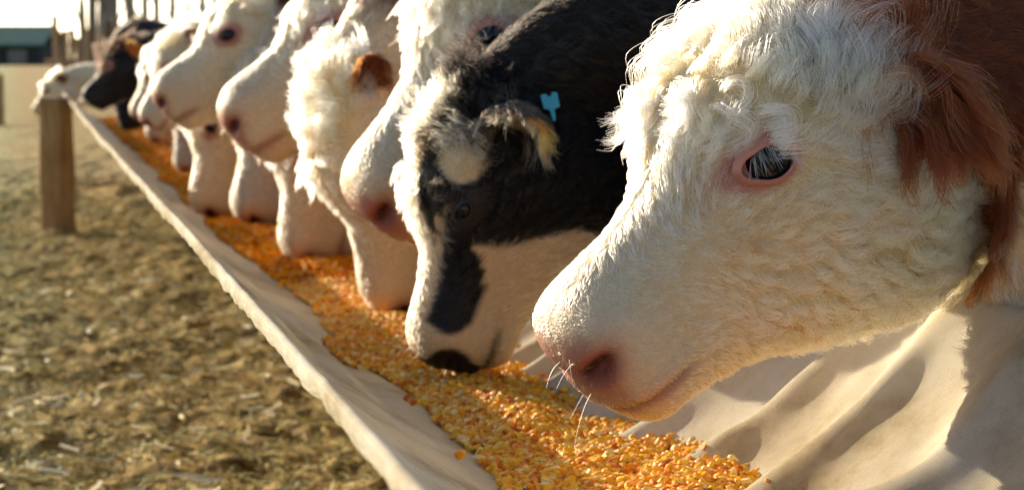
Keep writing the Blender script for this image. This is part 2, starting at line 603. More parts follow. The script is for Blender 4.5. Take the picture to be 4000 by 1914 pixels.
    # ---- eyes
    for sgn in (1, -1):
        sel = isH & (np.sign(ss) == sgn)
        q = np.argmin((uu - EU) ** 2 + (dd - (ED if sgn > 0 else ED - .05)) ** 2 + (~sel) * 9)
        p0, n0 = allv[q], norm(nrm[q])
        ax = norm(F * .93 + D * .30); ax = norm(ax - n0 * np.dot(ax, n0))
        ay = np.cross(n0, ax)
        if np.dot(ay, D) < 0:
            ay = -ay
        R = (.056 if not dark_nose else .036) * L
        make_eye(p0, n0, ax, ay, R, root, root_loc, lt, lashes and sgn > 0, rng)
    # ---- coat
    hl = np.zeros(nv); dens = np.zeros(nv); lift = np.full(nv, .35); cur = np.zeros(nv)
    fl = np.zeros((nv, 3))
    fore = smooth_step(.48, .28, uu) * smooth_step(.02, .085, dd)             # forehead and poll
    hl_head = np.interp(uu, [0, .25, .4, .55, .75, .88, .93, 1.0], [.056, .050, .042, .030, .016, .008, .006, .005])
    hl_head = hl_head + fore * np.interp(uu, [0, .15, .35, .5], [.062, .056, .042, .008])
    throat = smooth_step(.5, .1, uu) * smooth_step(-.20, -.36, dd)
    hl_head += throat * .012
    hl_head *= smooth_step(.055, .11, eye_r) * .85 + .15
    bare = np.clip(pad * (.9 if (dark_nose or pk_) else .25) + nos * 1.5 + mou + nosr * (.95 if pk_ else .45), 0, 1)
    hl = np.where(isH, hl_head * (1 - .6 * bare), hl)
    hl = np.where(reg_v == 1, .034, hl)
    hl = np.where(reg_v == 2, .030, hl)
    hl = np.where(reg_v == 3, np.where(side_v > 0, .085, .055) * (1 - .2 * t_v) * ear_hair, hl)
    hl = np.where(reg_v == 4, .02, hl)
    hl = hl * len_scale * L / .54
    dens = np.where(isH, np.interp(uu, [0, .8, .93, 1], [1.0, 1.2, 1.5, 1.2]) * (1 - .93 * bare) * smooth_step(.046, .060, eye_r), dens)
    dens = np.where(reg_v == 1, np.interp(-uu, [0, .5, 1], [.9, .7, .3]), dens)
    dens = np.where(reg_v == 2, trunk_hair, dens)
    dens = np.where(reg_v == 3, 1.6, dens)
    dens = np.where(reg_v == 4, .0, dens)
    # flow
    whorl = smooth_step(.30, .40, uu) * smooth_step(.03, .09, dd)              # dorsal, nose-ward of the whorl
    bk = np.where(isH, 1 - 2.0 * whorl, 1.0)
    nosew = smooth_step(.50, .62, uu) * isH * smooth_step(-.02, .04, dd)
    bk = np.where(isH, bk, 1.0)
    vn = np.where(isH, .75 * (1 - fore * .5), .45)
    fl = back * bk[:, None] + vent * vn[:, None]
    earm = reg_v == 3
    fl[earm] = np.array([0, 0, -1.0]) + .35 * S * np.sign((allv[earm] - O) @ S)[:, None]
    fl[reg_v == 4] = [0, 0, -1.0]
    fl = norm(fl)
    lift = np.where(isH, .17 * smooth_step(.85, .45, uu) + .06 + .40 * fore, .26)
    lift = np.where(earm, .3, lift)
    cur = np.where(isH, .10 + .34 * smooth_step(.80, .5, uu) + fore * 1.0 + throat * .2, .35)
    cur = np.where(earm, .25, cur) * curl
    coat_h = coat
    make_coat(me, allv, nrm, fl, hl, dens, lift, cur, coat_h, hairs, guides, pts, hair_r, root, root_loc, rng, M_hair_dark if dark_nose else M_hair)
    if tagged:
        # a small plastic tag hanging in the ear
        root_e, cen, e1, e2 = ear_info[0]
        p = cen[9] + e2[9] * .03
        return root, C, (O, F, D, S, L), ear_info
    return root, C, (O, F, D, S, L), ear_info

def make_eye(p0, n0, ax, ay, R, root, root_loc, lt, lashes, rng):
    """eyeball, a lid that closes round it, white lashes"""
    c = p0 - n0 * R * .62
    nu, nvv = 24, 16
    vv, ff = [], []
    for i in range(nvv + 1):
        a = math.pi * i / nvv
        for j in range(nu):
            b = 2 * math.pi * j / nu
            vv.append(c + R * (math.cos(a) * n0 + math.sin(a) * (math.cos(b) * ax + math.sin(b) * ay)))
    for i in range(nvv):
        for j in range(nu):
            ff.append((i * nu + j, i * nu + (j + 1) % nu, (i + 1) * nu + (j + 1) % nu, (i + 1) * nu + j))
    eb = mesh_obj('eye', vv, ff, M_eye, root)
    eb.location = -root_loc
    # lid
    nphi = 56
    A, B = R * .88, R * .66
    rings = [(1.0, .0, 0), (.985, .06, 0), (1.02, .12, .1), (1.09, .14, .3), (1.14, .13, .5), (1.22, .06, .8), (1.36, -.25, 1.0)]
    vv, ff, tt = [], [], []
    for k, (m, hgt, f) in enumerate(rings):
        for j in range(nphi):
            p = 2 * math.pi * j / nphi
            x = A * m * math.copysign(abs(math.cos(p)) ** 1.05, math.cos(p))
            y = B * (m if k < 4 else 1 + (m - 1) * 1.7) * math.sin(p) * (1.0 if math.sin(p) > 0 else .95)
            if math.cos(p) > .6:
                x += A * .25 * ((math.cos(p) - .6) / .4) * m          # tear corner drawn out towards the nose
            rr = x * x + y * y
            zz = math.sqrt(max(R * R * 1.03 - min(rr, R * R * .95), 0)) - R * .62 if k < 3 else None
            z0 = math.sqrt(max(R * R * 1.03 - min(A * A * math.cos(p) ** 2 + B * B * math.sin(p) ** 2, R * R * .95), 0)) - R * .62
            z = (zz if zz is not None else z0 * (1 - f) + 0.0 * f) + hgt * R
            vv.append(p0 + ax * x + ay * y + n0 * z)
            pk = np.array(lt)
            if k < 2:
                cc = np.array([.05, .02, .02])
            else:
                cc = pk * (1.15 if math.sin(p) > 0 else .9) * (.8, .8, .9, 1.0, 1.0, 1.0, 1.0)[k]
            tt.append(cc)
    for k in range(len(rings) - 1):
        for j in range(nphi):
            j2 = (j + 1) % nphi
            ff.append((k * nphi + j, k * nphi + j2, (k + 1) * nphi + j2, (k + 1) * nphi + j))
    lid = mesh_obj('eyelid', vv, ff, M_lid, root, tint=np.array(tt))
    lid.location = -root_loc
    if lashes:
        cur, tint = [], []
        for q in range(55):
            p = math.pi * rng.uniform(.15, .95)
            x, y = A * math.cos(p), B * math.sin(p)
            z = math.sqrt(max(R * R - x * x - y * y, 0)) - R * .62 + R * .16
            r0 = p0 + ax * x + ay * y * 1.03 + n0 * z
            d = n0 * .55 - ay * rng.uniform(.5, 1.1) + ax * (rng.normal(0, .22) + .25 * x / A)
            ln = R * rng.uniform(.4, .85)
            d = norm(d)
            cur.append([r0 + d * ln * t - ay * ln * .35 * t * t for t in np.linspace(0, 1, 5)])
            tint.append((.7, .7, .7))
        curves_obj('eyelashes', np.array(cur), np.full(len(cur), .00026), np.array(tint), root, root_loc)

def curves_obj(name, pts, radius, tint, root, root_loc, mat=None):
    """pts: (n, k, 3)"""
    n, k = pts.shape[:2]
    hc = bpy.data.hair_curves.new(name)
    hc.add_curves([k] * n)
    hc.points.foreach_set('position', np.ascontiguousarray(pts, np.float32).ravel())
    ra = hc.attributes.get('radius') or hc.attributes.new('radius', 'FLOAT', 'POINT')
    tp = np.linspace(1.0, .35, k)
    ra.data.foreach_set('value', (radius[:, None] * tp[None, :]).astype(np.float32).ravel())
    ta = hc.attributes.new('tint', 'FLOAT_COLOR', 'CURVE')
    c4 = np.ones((n, 4), np.float32); c4[:, :3] = np.clip(tint, .004, .98)
    ta.data.foreach_set('color', c4.ravel())
    hc.materials.append(mat or M_hair)
    o = bpy.data.objects.new(name, hc)
    COL.objects.link(o)
    o.parent = root
    o.location = -root_loc
    return o

def make_coat(me, V, Nr, fl, hl, dens, lift, cur, col, n_h, n_g, k, hr, root, root_loc, rng, mat):
    me.calc_loop_triangles()
    nt_ = len(me.loop_triangles)
    tri = np.empty(nt_ * 3, np.int32)
    me.loop_triangles.foreach_get('vertices', tri)
    tri = tri.reshape(-1, 3)
    ar = np.linalg.norm(np.cross(V[tri[:, 1]] - V[tri[:, 0]], V[tri[:, 2]] - V[tri[:, 0]]), axis=1)
    wgt = ar * dens[tri].mean(1)
    wgt[ar > .01] = 0
    cs = np.cumsum(wgt); cs /= cs[-1]
    def sample(n):
        ti = np.minimum(np.searchsorted(cs, rng.random(n)), nt_ - 1)
        r1, r2 = np.sqrt(rng.random(n)), rng.random(n)
        b = np.stack([1 - r1, r1 * (1 - r2), r1 * r2], -1)
        f = lambda A: np.einsum('nk,nk...->n...', b, A[tri[ti]])
        return f
    # guides
    f = sample(n_g)
    gp, gn, gf, gl, gli, gc = f(V), norm(f(Nr)), f(fl), f(hl), f(lift), f(cur)
    gf = gf - gn * np.sum(gf * gn, -1, keepdims=True); gf = norm(gf)
    # swirl of the flow by smooth noise
    sd = rng.integers(0, 1000)
    ang = (vnoise(gp[:, 0] * 16, gp[:, 1] * 16, gp[:, 2] * 16, sd) * (.35 + .9 * np.minimum(gc, 1)) + rng.normal(0, .10, n_g))
    gb = np.cross(gn, gf)
    gf2 = gf * np.cos(ang)[:, None] + gb * np.sin(ang)[:, None]
    gb2 = np.cross(gn, gf2)
    gl = gl * rng.uniform(.75, 1.25, n_g)
    tt = np.linspace(0, 1, k)
    lift_ = (gli * rng.uniform(.7, 1.3, n_g))[:, None]
    ph = vnoise(gp[:, 0] * 22 + 5, gp[:, 1] * 22, gp[:, 2] * 22, sd + 3)[:, None] * 3.2 + rng.normal(0, .5, (n_g, 1))
    wav = np.where(gc > .05, 1.0 + 1.0 * gc, .7)[:, None]
    amp = (gl * .24 * gc)[:, None]
    T = tt[None, :]
    o_f = gl[:, None] * T
    o_n = gl[:, None] * lift_ * (1.6 * T - 1.1 * T * T)
    o_s = amp * np.sin(2 * math.pi * wav * T + ph) * T ** .7
    o_n = o_n + amp * .8 * np.cos(2 * math.pi * wav * T + ph) * T ** .7 - amp * .8 * np.cos(ph) * 0
    off = o_f[..., None] * gf2[:, None, :] + o_n[..., None] * gn[:, None, :] + o_s[..., None] * gb2[:, None, :]
    off[..., 2] -= (gl * .18)[:, None] * T ** 2
    off[:, 0] = 0
    kd = kdtree.KDTree(n_g)
    for i in range(n_g):
        kd.insert(gp[i], i)
    kd.balance()
    # children
    f = sample(n_h)
    p, n, l, cc, cr = f(V), norm(f(Nr)), f(hl), f(col), f(cur)
    near = np.array([kd.find(q)[1] for q in p])
    gl_n = gl[near]
    scl = np.clip(l / np.maximum(gl_n, 1e-5), .4, 1.3) * rng.uniform(.7, 1.12, n_h)
    d0 = p - gp[near]
    d0 -= n * np.sum(d0 * n, -1, keepdims=True)
    cl = (.62 + .30 * np.minimum(cr, 1)) * np.clip(rng.normal(.9, .25, n_h), 0, 1.15)
    cl *= np.clip(l / .026, .30, 1)
    # keep clumps from pulling over long distances
    cl *= np.clip(.024 / np.maximum(np.linalg.norm(d0, axis=1), 1e-4), 0, 1)
    pts_ = p[:, None, :] + off[near] * scl[:, None, None] - d0[:, None, :] * (cl[:, None] * T ** 1.2)[..., None]
    jit = rng.normal(0, 1, (n_h, 1, 3)) * (l * .06)[:, None, None] * T[..., None] ** 1.3
    pts_ = pts_ + jit
    pts_[:, 0] = p - n * .001
    # never under the skin: lift by a trifle
    dn = np.sum((pts_ - p[:, None, :]) * n[:, None, :], -1)
    pts_ += (np.maximum(.0012 * T - dn, 0) * .8)[..., None] * n[:, None, :]
    gcol = np.clip(rng.normal(1.0, .13, n_g), .6, 1.25)
    gwarm = np.stack([np.ones(n_g), 1 - .06 * rng.random(n_g), 1 - .2 * rng.random(n_g)], -1)
    col_h = cc * (gcol[near] * rng.normal(1.0, .07, n_h))[:, None] * gwarm[near] * (1 + .03 * rng.normal(0, 1, (n_h, 3)))
    rr = hr * rng.uniform(.7, 1.3, n_h) * np.clip(l / .012, .55, 1.0)
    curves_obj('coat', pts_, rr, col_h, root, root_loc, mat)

CREAM = np.array([.78, .67, .48])
WHITE = np.array([.81, .72, .56])
TAN = np.array([.73, .56, .35])
RED = np.array([.115, .026, .006])
DKRED = np.array([.10, .028, .012])
BLACK = np.array([.006, .005, .0045])

def blotch(C, sc=9.0, seed=0):
    return fbm(C.pos[:, 0] * sc, C.pos[:, 1] * sc, C.pos[:, 2] * sc, seed)

def paint_front(C):
    base = np.tile(WHITE, (len(C.u), 1))
    nz = blotch(C, 14, 3) * .02
    isH = C.reg == 0
    cheek = isH * smooth_step(.10, -.02, C.d + nz) * smooth_step(.95, .80, C.u)
    base = base * (1 - cheek[:, None] * .8) + TAN * cheek[:, None] * .8  # warm tone of the shaded cheek painted into the coat colour
    # red-brown from behind the cheek backwards, with a white patch on the throat side of the neck
    red = np.where(isH, smooth_step(.10, .07, C.u + nz - .10 * np.clip(C.d + .05, -.2, .2)), 1.0)
    t = -C.u + nz * 2.5
    wp = (C.reg == 1) * smooth_step(.27, .31, t + .10 * C.d) * smooth_step(.47, .42, t + .06 * C.d) * smooth_step(.30, .05, C.d + nz * 6)
    wp = np.maximum(wp, (C.reg == 1) * smooth_step(-.86, -.95, C.d + nz * 4) * smooth_step(.5, .4, t))
    low = isH * smooth_step(-.30, -.36, C.d + nz)
    red = red * (1 - wp) * (1 - low)
    red = np.where(C.reg == 3, 1.0, red)
    out = base * (1 - red[:, None]) + RED * red[:, None]
    yel = isH * smooth_step(-.2, -.36, C.d) * .45
    out = out * (1 - yel[:, None]) + np.array([.66, .46, .20]) * yel[:, None]
    return np.clip(out, 0, 1)

def make_paint_white(back=RED, edge=.02, cream=WHITE, ear=None):
    def fn(C):
        base = np.tile(cream, (len(C.u), 1))
        nz = blotch(C, 10, 5) * .05
        red = np.where(C.reg == 0, 0, np.where(C.reg == 1, smooth_step(edge, edge + .10, -C.u + nz), 1.0))
        red = np.where(C.reg == 3, 1.0 if ear is None else ear, red)
        return base * (1 - red[:, None]) + back * red[:, None]
    return fn

def paint_pied(C):
    out = np.tile(BLACK, (len(C.u), 1))
    isH = C.reg == 0
    nz = blotch(C, 12, 9) * .022
    u, d, a = C.u + nz, C.d + nz * .6, np.abs(C.s)
    # white lower cheek and muzzle
    white = isH * smooth_step(.50, .53, u + .38 * np.clip(-d - .10, -.06, .30))
    # blaze over the forehead and down the bridge
    blaze = isH * smooth_step(.115, .090, a + nz * .5) * smooth_step(.03, .06, d) * smooth_step(.10, .16, u)
    tuft = isH * smooth_step(1.1, .8, ((u - .29) / .075) ** 2 + ((d - .115) / .065) ** 2)
    tuft = np.maximum(tuft, isH * smooth_step(1.1, .8, ((u - .475) / .05) ** 2 + ((d - .10) / .04) ** 2))
    w = np.clip(white, 0, 1)
    side = isH * smooth_step(1.1, .85, ((u - .715) / .165) ** 2 + ((d - .0) / .105) ** 2)
    side = np.maximum(side, isH * smooth_step(1.1, .85, ((u - .52) / .10) ** 2 + ((d - .03) / .05) ** 2))
    w = np.clip(np.maximum(w * (1 - side), np.maximum(blaze, tuft)), 0, 1)
    w = w * (1 - isH * smooth_step(1.2, .8, ((C.u - .955) / .045) ** 2 + ((C.d + .06) / .075) ** 2))
    w = w * (1 - isH * smooth_step(.945, .96, u - .12 * np.clip(d + .02, -.1, .1)) * smooth_step(-.20, -.17, d))
    out = out * (1 - w[:, None]) + CREAM * w[:, None]
    e = (C.reg == 3)
    out[e] = np.where((C.side[e] > .2)[:, None], np.array([.40, .31, .19]), np.array([.06, .045, .03]))
    out[e & (C.t > .80)] = [.66, .27, .05]  # orange glow of the sunlit ear tip, painted as hair colour
    return out

def make_paint_plain(col, ear=None):
    def fn(C):
        out = np.tile(np.array(col), (len(C.u), 1))
        out *= (1 + .25 * blotch(C, 9, 2))[:, None]
        if ear is not None:
            out[C.reg == 3] = ear
        return np.clip(out, .004, .9)
    return fn

GRP = 'cattle feeding along the cloth trough'
COWS = []
def cow(*a, **k):
    r = build_cow(*a, group=GRP, **k)
    COWS.append(r)
    return r

cow('large white faced red brown cow with pink rimmed eye, its muzzle just above the corn', (0.062, 1.99, 0.710), rad(39), rad(30), .466,
    2.05, 1.12, paint_front, res=1.25, hairs=125000, guides=3000, pts=10, hair_r=.00042, lashes=True, seed=1, ear_dir=(.42, -.22, .26), ear_len=.128, shoulder_h=.88, neck_deep=1.08, ear_hair=1.15, pink=.55)
def whiskers(c, n, seed):
    root, C, (O, F, D, S, L), _ = c
    rg = np.random.default_rng(seed)
    pick = np.where((C.reg == 0) & (C.u > .84) & ((C.d < -.05) | (C.u > .95)))[0]
    ids = rg.choice(pick, n)
    p, nn_ = C.pos[ids], C.n[ids]
    d = norm(nn_ + .35 * F + rg.normal(0, .3, (n, 3)))
    ln = rg.uniform(.018, .050, n)
    t = np.linspace(0, 1, 6)
    q = p[:, None, :] + d[:, None, :] * (ln[:, None] * t)[..., None] + np.array([0, 0, -1.0]) * (ln[:, None] * .35 * t ** 2)[..., None] + rg.normal(0, .25, (n, 1, 3)) * (ln[:, None] * t ** 2)[..., None] * .6
    curves_obj('whiskers', q, np.full(n, .00016), np.tile(WHITE, (n, 1)), root, Vector(root.location))
whiskers(COWS[0], 5, 3)
M_RING = 88
cow('black calf with white blaze and white muzzle, head down in the corn', (-.102, 3.0, .560), rad(74), rad(16), .43,
    2.75, 1.20, paint_pied, res=1.0, size=.9, hairs=45000, guides=3000, pts=7, hair_r=.0006, seed=2, dark_nose=True, lid_tint=(.02, .015, .015), len_scale=.8, ear_dir=(.60, -.05, .22), ear_len=.16, ear_hair=1.0)
cow('white faced cow holding its head over the neck of the black calf', (-.232, 3.28, .760), rad(48), rad(24), .58,
    3.35, 1.16, make_paint_white(edge=.5), res=.9, hairs=36000, guides=2200, pts=6, hair_r=.0008, seed=3, len_scale=.9)
cow('white cow with shaggy forehead, head hanging straight down behind the raised white head', (-.205, 3.85, .535), rad(96), rad(18), .50,
    3.95, 1.18, make_paint_white(edge=.05), res=.9, hairs=36000, guides=1300, pts=7, hair_r=.0008, seed=4, len_scale=.75, ear_len=.12, ear_dir=(.4, .1, .75))
whiskers(COWS[1], 20, 4)
# small blue tag clipped behind the calf's ear
def ear_tag(c):
    root = c[0]
    p = np.array([.050, 2.945, .962]); n = norm(np.array([.35, -.9, .25])); up = norm(np.array([-.12, -.1, 1.0])); up = norm(up - n * np.dot(up, n)); sd = np.cross(up, n)
    p = p + n * .016
    outl = [(-.012, .013), (-.004, .013), (-.002, .009), (.004, .009), (.005, .014), (.013, .013), (.012, -.008), (.003, -.010), (.001, -.026), (-.003, -.026), (-.004, -.010), (-.012, -.007)]
    k = len(outl)
    V = [p + sd * a * 1.05 + up * b * 1.05 + n * h for h in (0, .004) for a, b in outl]
    F_ = [tuple(range(k - 1, -1, -1)), tuple(range(k, 2 * k))] + [(i, (i + 1) % k, k + (i + 1) % k, k + i) for i in range(k)]
    o = mesh_obj('ear_tag', V, F_, M_tag, root, smooth=False)
    o.location = -Vector(root.location)
    o['label'] = 'small turquoise plastic tag'
ear_tag(COWS[1])
def wisp(p0, seed):
    rg = np.random.default_rng(seed)
    o = empty('hay_wisp', tuple(p0)); tag(o, 'few green hay stalks dangling above the black calf', 'hay')
    m, nt, p = new_mat('green_stalk'); p.inputs['Base Color'].default_value = (.22, .30, .10, 1); p.inputs['Roughness'].default_value = .7
    for k in range(5):
        a = rg.uniform(-.5, .5); ln = rg.uniform(.05, .10)
        t = np.linspace(0, 1, 6)
        path = np.stack([a * .06 * t + .004 * k - .01, -.01 * t, -ln * t + .02 * a * t * t], -1)
        V, F_ = [], []
        for i, q in enumerate(path):
            w = .0022 * (1 - .6 * i / 5)
            for c_, d_ in ((1, 0), (0, 1), (-1, 0), (0, -1)):
                V.append((q[0] + c_ * w, q[1] + d_ * w, q[2]))
        for i in range(5):
            for j in range(4):
                F_.append((i * 4 + j, i * 4 + (j + 1) % 4, i * 4 + 4 + (j + 1) % 4, i * 4 + 4 + j))
        F_ += [(3, 2, 1, 0), (20, 21, 22, 23)]
        mesh_obj('stalk', V, F_, m, o)
wisp((.105, 3.12, 1.115), 9)
M_RING = 72
far = [
 ('white faced cow with raised head and curly forehead, dark eye showing', (-.640, 4.5, .862), 34, 16, .54, 4.55, 1.15, make_paint_white(edge=.05), 5, {}),
 ('white cow with its pink nose in the corn below the raised curly head', (-.495, 4.85, .530), 82, 20, .50, 5.15, 1.18, make_paint_white(edge=.05), 6, {}),
 ('white cow with sunlit curly brow, muzzle down between two pale muzzles', (-.763, 5.85, .545), 73, 20, .50, 5.75, 1.18, make_paint_white(edge=.05), 7, {}),
 ('white faced cow with raised head and pink nostril, second raised head from the post', (-1.045, 5.9, .885), 33, 14, .50, 6.4, 1.15, make_paint_white(edge=.05), 8, {}),
 ('white cow with narrow face lowered into the corn under the second raised head', (-.945, 6.25, .535), 77, 15, .50, 7.0, 1.18, make_paint_white(edge=.05), 9, {}),
 ('white cow with tan ears, brightly rimmed face half lowered', (-1.46, 8.0, .76), 58, 10, .41, 7.9, 1.16, make_paint_white(edge=.05, back=np.array([.35, .17, .07])), 10, {}),
 ('grey white cow whose narrow bluish muzzle reaches the corn', (-1.40, 8.6, .540), 80, 10, .43, 8.55, 1.18, make_paint_white(edge=.05, cream=np.array([.55, .55, .55])), 11, {}),
 ('pale cow between the dark brown cow and the tan eared cow', (-1.728, 9.2, .75), 58, 10, .38, 9.2, 1.16, make_paint_white(edge=.05), 12, {}),
 ('cow with white muzzle tip and dark nostril, last muzzle down before the dark cows', (-1.782, 10.0, .613), 76, 10, .42, 9.85, 1.18, make_paint_white(edge=.05, cream=np.array([.72, .62, .5])), 13, {}),
 ('dark brown cow with bright orange ear, head raised in profile', (-2.34, 11.0, .79), 42, 0, .42, 10.6, 1.16, make_paint_plain((.010, .006, .0045), ear=(.62, .17, .025)), 14, dict(dark_nose=True, size=.72)),
 ('blackish brown cow with lowered head beside the orange eared cow', (-2.205, 11.6, .62), 98, 5, .46, 11.3, 1.18, make_paint_plain((.009, .006, .0045)), 15, dict(dark_nose=True, size=.72)),
 ('farthest white cow, low pale head beyond the wooden post', (-3.58, 15.0, .62), 50, 10, .34, 15.1, .92, make_paint_white(edge=.6), 16, dict(shoulder_h=.72, size=.8)),
]
for lab, mz, pt, yw, L_, bs_, bw_, pa, sd, kw in far:
    cow(lab, mz, rad(pt), rad(yw), L_, bs_, bw_, pa, res=.7, hairs=20000 if mz[1] < 7 else 7000, guides=800 if mz[1] < 7 else 420, pts=6, len_scale=1.0,
        hair_r=.0011 if mz[1] < 7 else .002, seed=sd, **kw)

# ------------------------------------------------------------------ GROUND
def terrain(x, y):
    rise = smooth_step(16, 100, y) * .72 + smooth_step(110, 500, y) * .3
    return rise

def ground_relief(x, y):
    a = fbm(x * 1.6, y * 1.1, 0, 21, 3) * .020 + np.abs(fbm(x * 5.5, y * 4.0, 0, 31, 3)) * .036 + fbm(x * 16, y * 12, 0, 41, 2) * .008
    return a

gx = np.concatenate([np.linspace(-500, -14, 22)[:-1], np.linspace(-14, -5.2, 60)[:-1], np.linspace(-5.2, .6, 380)[:-1], np.linspace(.6, 8, 40)[:-1], np.linspace(8, 500, 22)])
gy = np.concatenate([np.linspace(-60, 3.6, 14)[:-1], np.linspace(3.6, 9, 420)[:-1], np.linspace(9, 18, 240)[:-1], np.linspace(18, 60, 80)[:-1], np.linspace(60, 900, 40)])
GX, GY = np.meshgrid(gx, gy)
fade = smooth_step(60, 20, GY) * smooth_step(2.5, 3.8, GY) * smooth_step(14, 8, np.abs(GX + 2))
GZ = terrain(GX, GY) + ground_relief(GX, GY) * fade - .03
nx, ny = len(gx), len(gy)
idx = np.arange(nx * ny).reshape(ny, nx)
gf = np.stack([idx[:-1, :-1].ravel(), idx[:-1, 1:].ravel(), idx[1:, 1:].ravel(), idx[1:, :-1].ravel()], -1)

def ground_material():
    m, nt, p = new_mat('trampled_hay_ground')
    tc = N(nt, 'ShaderNodeTexCoord')
    n1 = N(nt, 'ShaderNodeTexNoise', i_Scale=1.1, i_Detail=5.0, i_Roughness=.6)
    n2 = N(nt, 'ShaderNodeTexNoise', i_Scale=24.0, i_Detail=8.0, i_Roughness=.75)
    mp = N(nt, 'ShaderNodeMapping'); mp.inputs['Scale'].default_value = (1.0, .55, 1.0)
    nt.links.new(tc.outputs['Object'], mp.inputs[0])
    nt.links.new(mp.outputs[0], n1.inputs['Vector']); nt.links.new(mp.outputs[0], n2.inputs['Vector'])
    brown = ramp(nt, n2.outputs[0], [(.36, (.05, .026, .007)), (.46, (.25, .15, .040)), (.56, (.52, .36, .12)), (.70, (.74, .58, .27))])
    green = ramp(nt, n2.outputs[0], [(.36, (.045, .055, .016)), (.46, (.22, .25, .085)), (.56, (.46, .50, .22)), (.70, (.70, .71, .42))])
    sx = N(nt, 'ShaderNodeSeparateXYZ'); nt.links.new(tc.outputs['Object'], sx.inputs[0])
    # greener away from the trough
    ma = N(nt, 'ShaderNodeMath', operation='MULTIPLY_ADD'); ma.inputs[1].default_value = .25; ma.inputs[2].default_value = 0.0
    nt.links.new(sx.outputs['Y'], ma.inputs[0])
    ad = N(nt, 'ShaderNodeMath', operation='ADD'); nt.links.new(sx.outputs['X'], ad.inputs[0]); nt.links.new(ma.outputs[0], ad.inputs[1])
    mr = N(nt, 'ShaderNodeMapRange'); mr.inputs['From Min'].default_value = .35; mr.inputs['From Max'].default_value = -.75
    ad2 = N(nt, 'ShaderNodeMath', operation='ADD'); nt.links.new(ad.outputs[0], ad2.inputs[0])
    sc = N(nt, 'ShaderNodeMath', operation='MULTIPLY_ADD'); sc.inputs[1].default_value = 1.6; sc.inputs[2].default_value = -.8
    nt.links.new(n1.outputs[0], sc.inputs[0]); nt.links.new(sc.outputs[0], ad2.inputs[1])
    nt.links.new(ad2.outputs[0], mr.inputs[0])
    mx = N(nt, 'ShaderNodeMix', data_type='RGBA')
    nt.links.new(mr.outputs[0], mx.inputs[0]); nt.links.new(brown, mx.inputs[6]); nt.links.new(green, mx.inputs[7])
    nt.links.new(mx.outputs[2], p.inputs['Base Color'])
    p.inputs['Roughness'].default_value = .95
    p.inputs['Specular IOR Level'].default_value = .15
    b = N(nt, 'ShaderNodeBump', i_Strength=.8, i_Distance=.02); nt.links.new(n2.outputs[0], b.inputs['Height']); nt.links.new(b.outputs[0], p.inputs['Normal'])
    return m
M_ground = ground_material()
ground = mesh_obj('ground', np.stack([GX.ravel(), GY.ravel(), GZ.ravel()], -1), gf, M_ground)
tag(ground, kind='structure')

# loose hay and straw
def strips(name, n, xr, yr, mat, len_r, wid_r, cols, seed, lift=.03, weight=None):
    r = np.random.default_rng(seed)
    x = r.uniform(*xr, n); y = yr[0] + (yr[1] - yr[0]) * r.random(n) ** 1.4
    keep = (x > -(y * .262 + .25)) & (x < .30 - .239 * y + .80)
    x, y = x[keep], y[keep]; n = len(x)
    z = terrain(x, y) + ground_relief(x, y) * smooth_step(60, 20, y) * smooth_step(2.5, 3.8, y) - .03
    a = r.uniform(0, 2 * math.pi, n)
    d = np.stack([np.cos(a), np.sin(a), r.normal(0, .18, n)], -1)
    sd = np.stack([-np.sin(a), np.cos(a), r.normal(0, .4, n)], -1)
    ln = r.uniform(*len_r, n); wd = r.uniform(*wid_r, n) * (1 + .06 * y)
    bend = r.normal(0, .35, n)
    h = r.uniform(0, lift, n)
    t = np.array([-1, -.33, .33, 1.0])
    V = []
    for k in t:
        c = np.stack([x, y, z + h + .004], -1) + d * (k * ln * .5)[:, None] + sd * (bend * ln * .5 * k * k)[:, None]
        V.append(c - sd * wd[:, None] * .5); V.append(c + sd * wd[:, None] * .5)
    V = np.stack(V, 1).reshape(-1, 3)
    b = (np.arange(n) * 8)[:, None]
    Fq = np.concatenate([b + [0, 1, 3, 2], b + [2, 3, 5, 4], b + [4, 5, 7, 6]])
    cols = np.array(cols)
    c = cols[r.integers(0, len(cols), n)] * r.uniform(.6, 1.25, n)[:, None]
    o = mesh_obj(name, V, Fq, mat, tint=np.repeat(c, 8, 0), smooth=False)
    return o
M_straw, _nt, _p = attr_mat('dry_straw', rough=.85, spec=.1, vary=.2, scale=30)
hay = strips('scattered_hay', 85000, (-4.5, .4), (3.8, 15), M_straw, (.02, .09), (.0015, .0045),
             [(.58, .42, .13), (.70, .55, .21), (.46, .36, .10), (.32, .20, .05), (.74, .65, .36), (.42, .44, .19), (.50, .50, .26), (.24, .15, .05)], 5, lift=.02)
tag(hay, 'loose dry hay strewn over the trampled ground', 'hay', kind='stuff')
straw = strips('pale_straw', 650, (-3.0, .4), (4.2, 9.5), M_straw, (.035, .09), (.006, .011), [(.92, .82, .55), (.9, .78, .48)], 6, lift=.07)
tag(straw, 'bright pale straw bits lying on the hay', 'straw', kind='stuff')

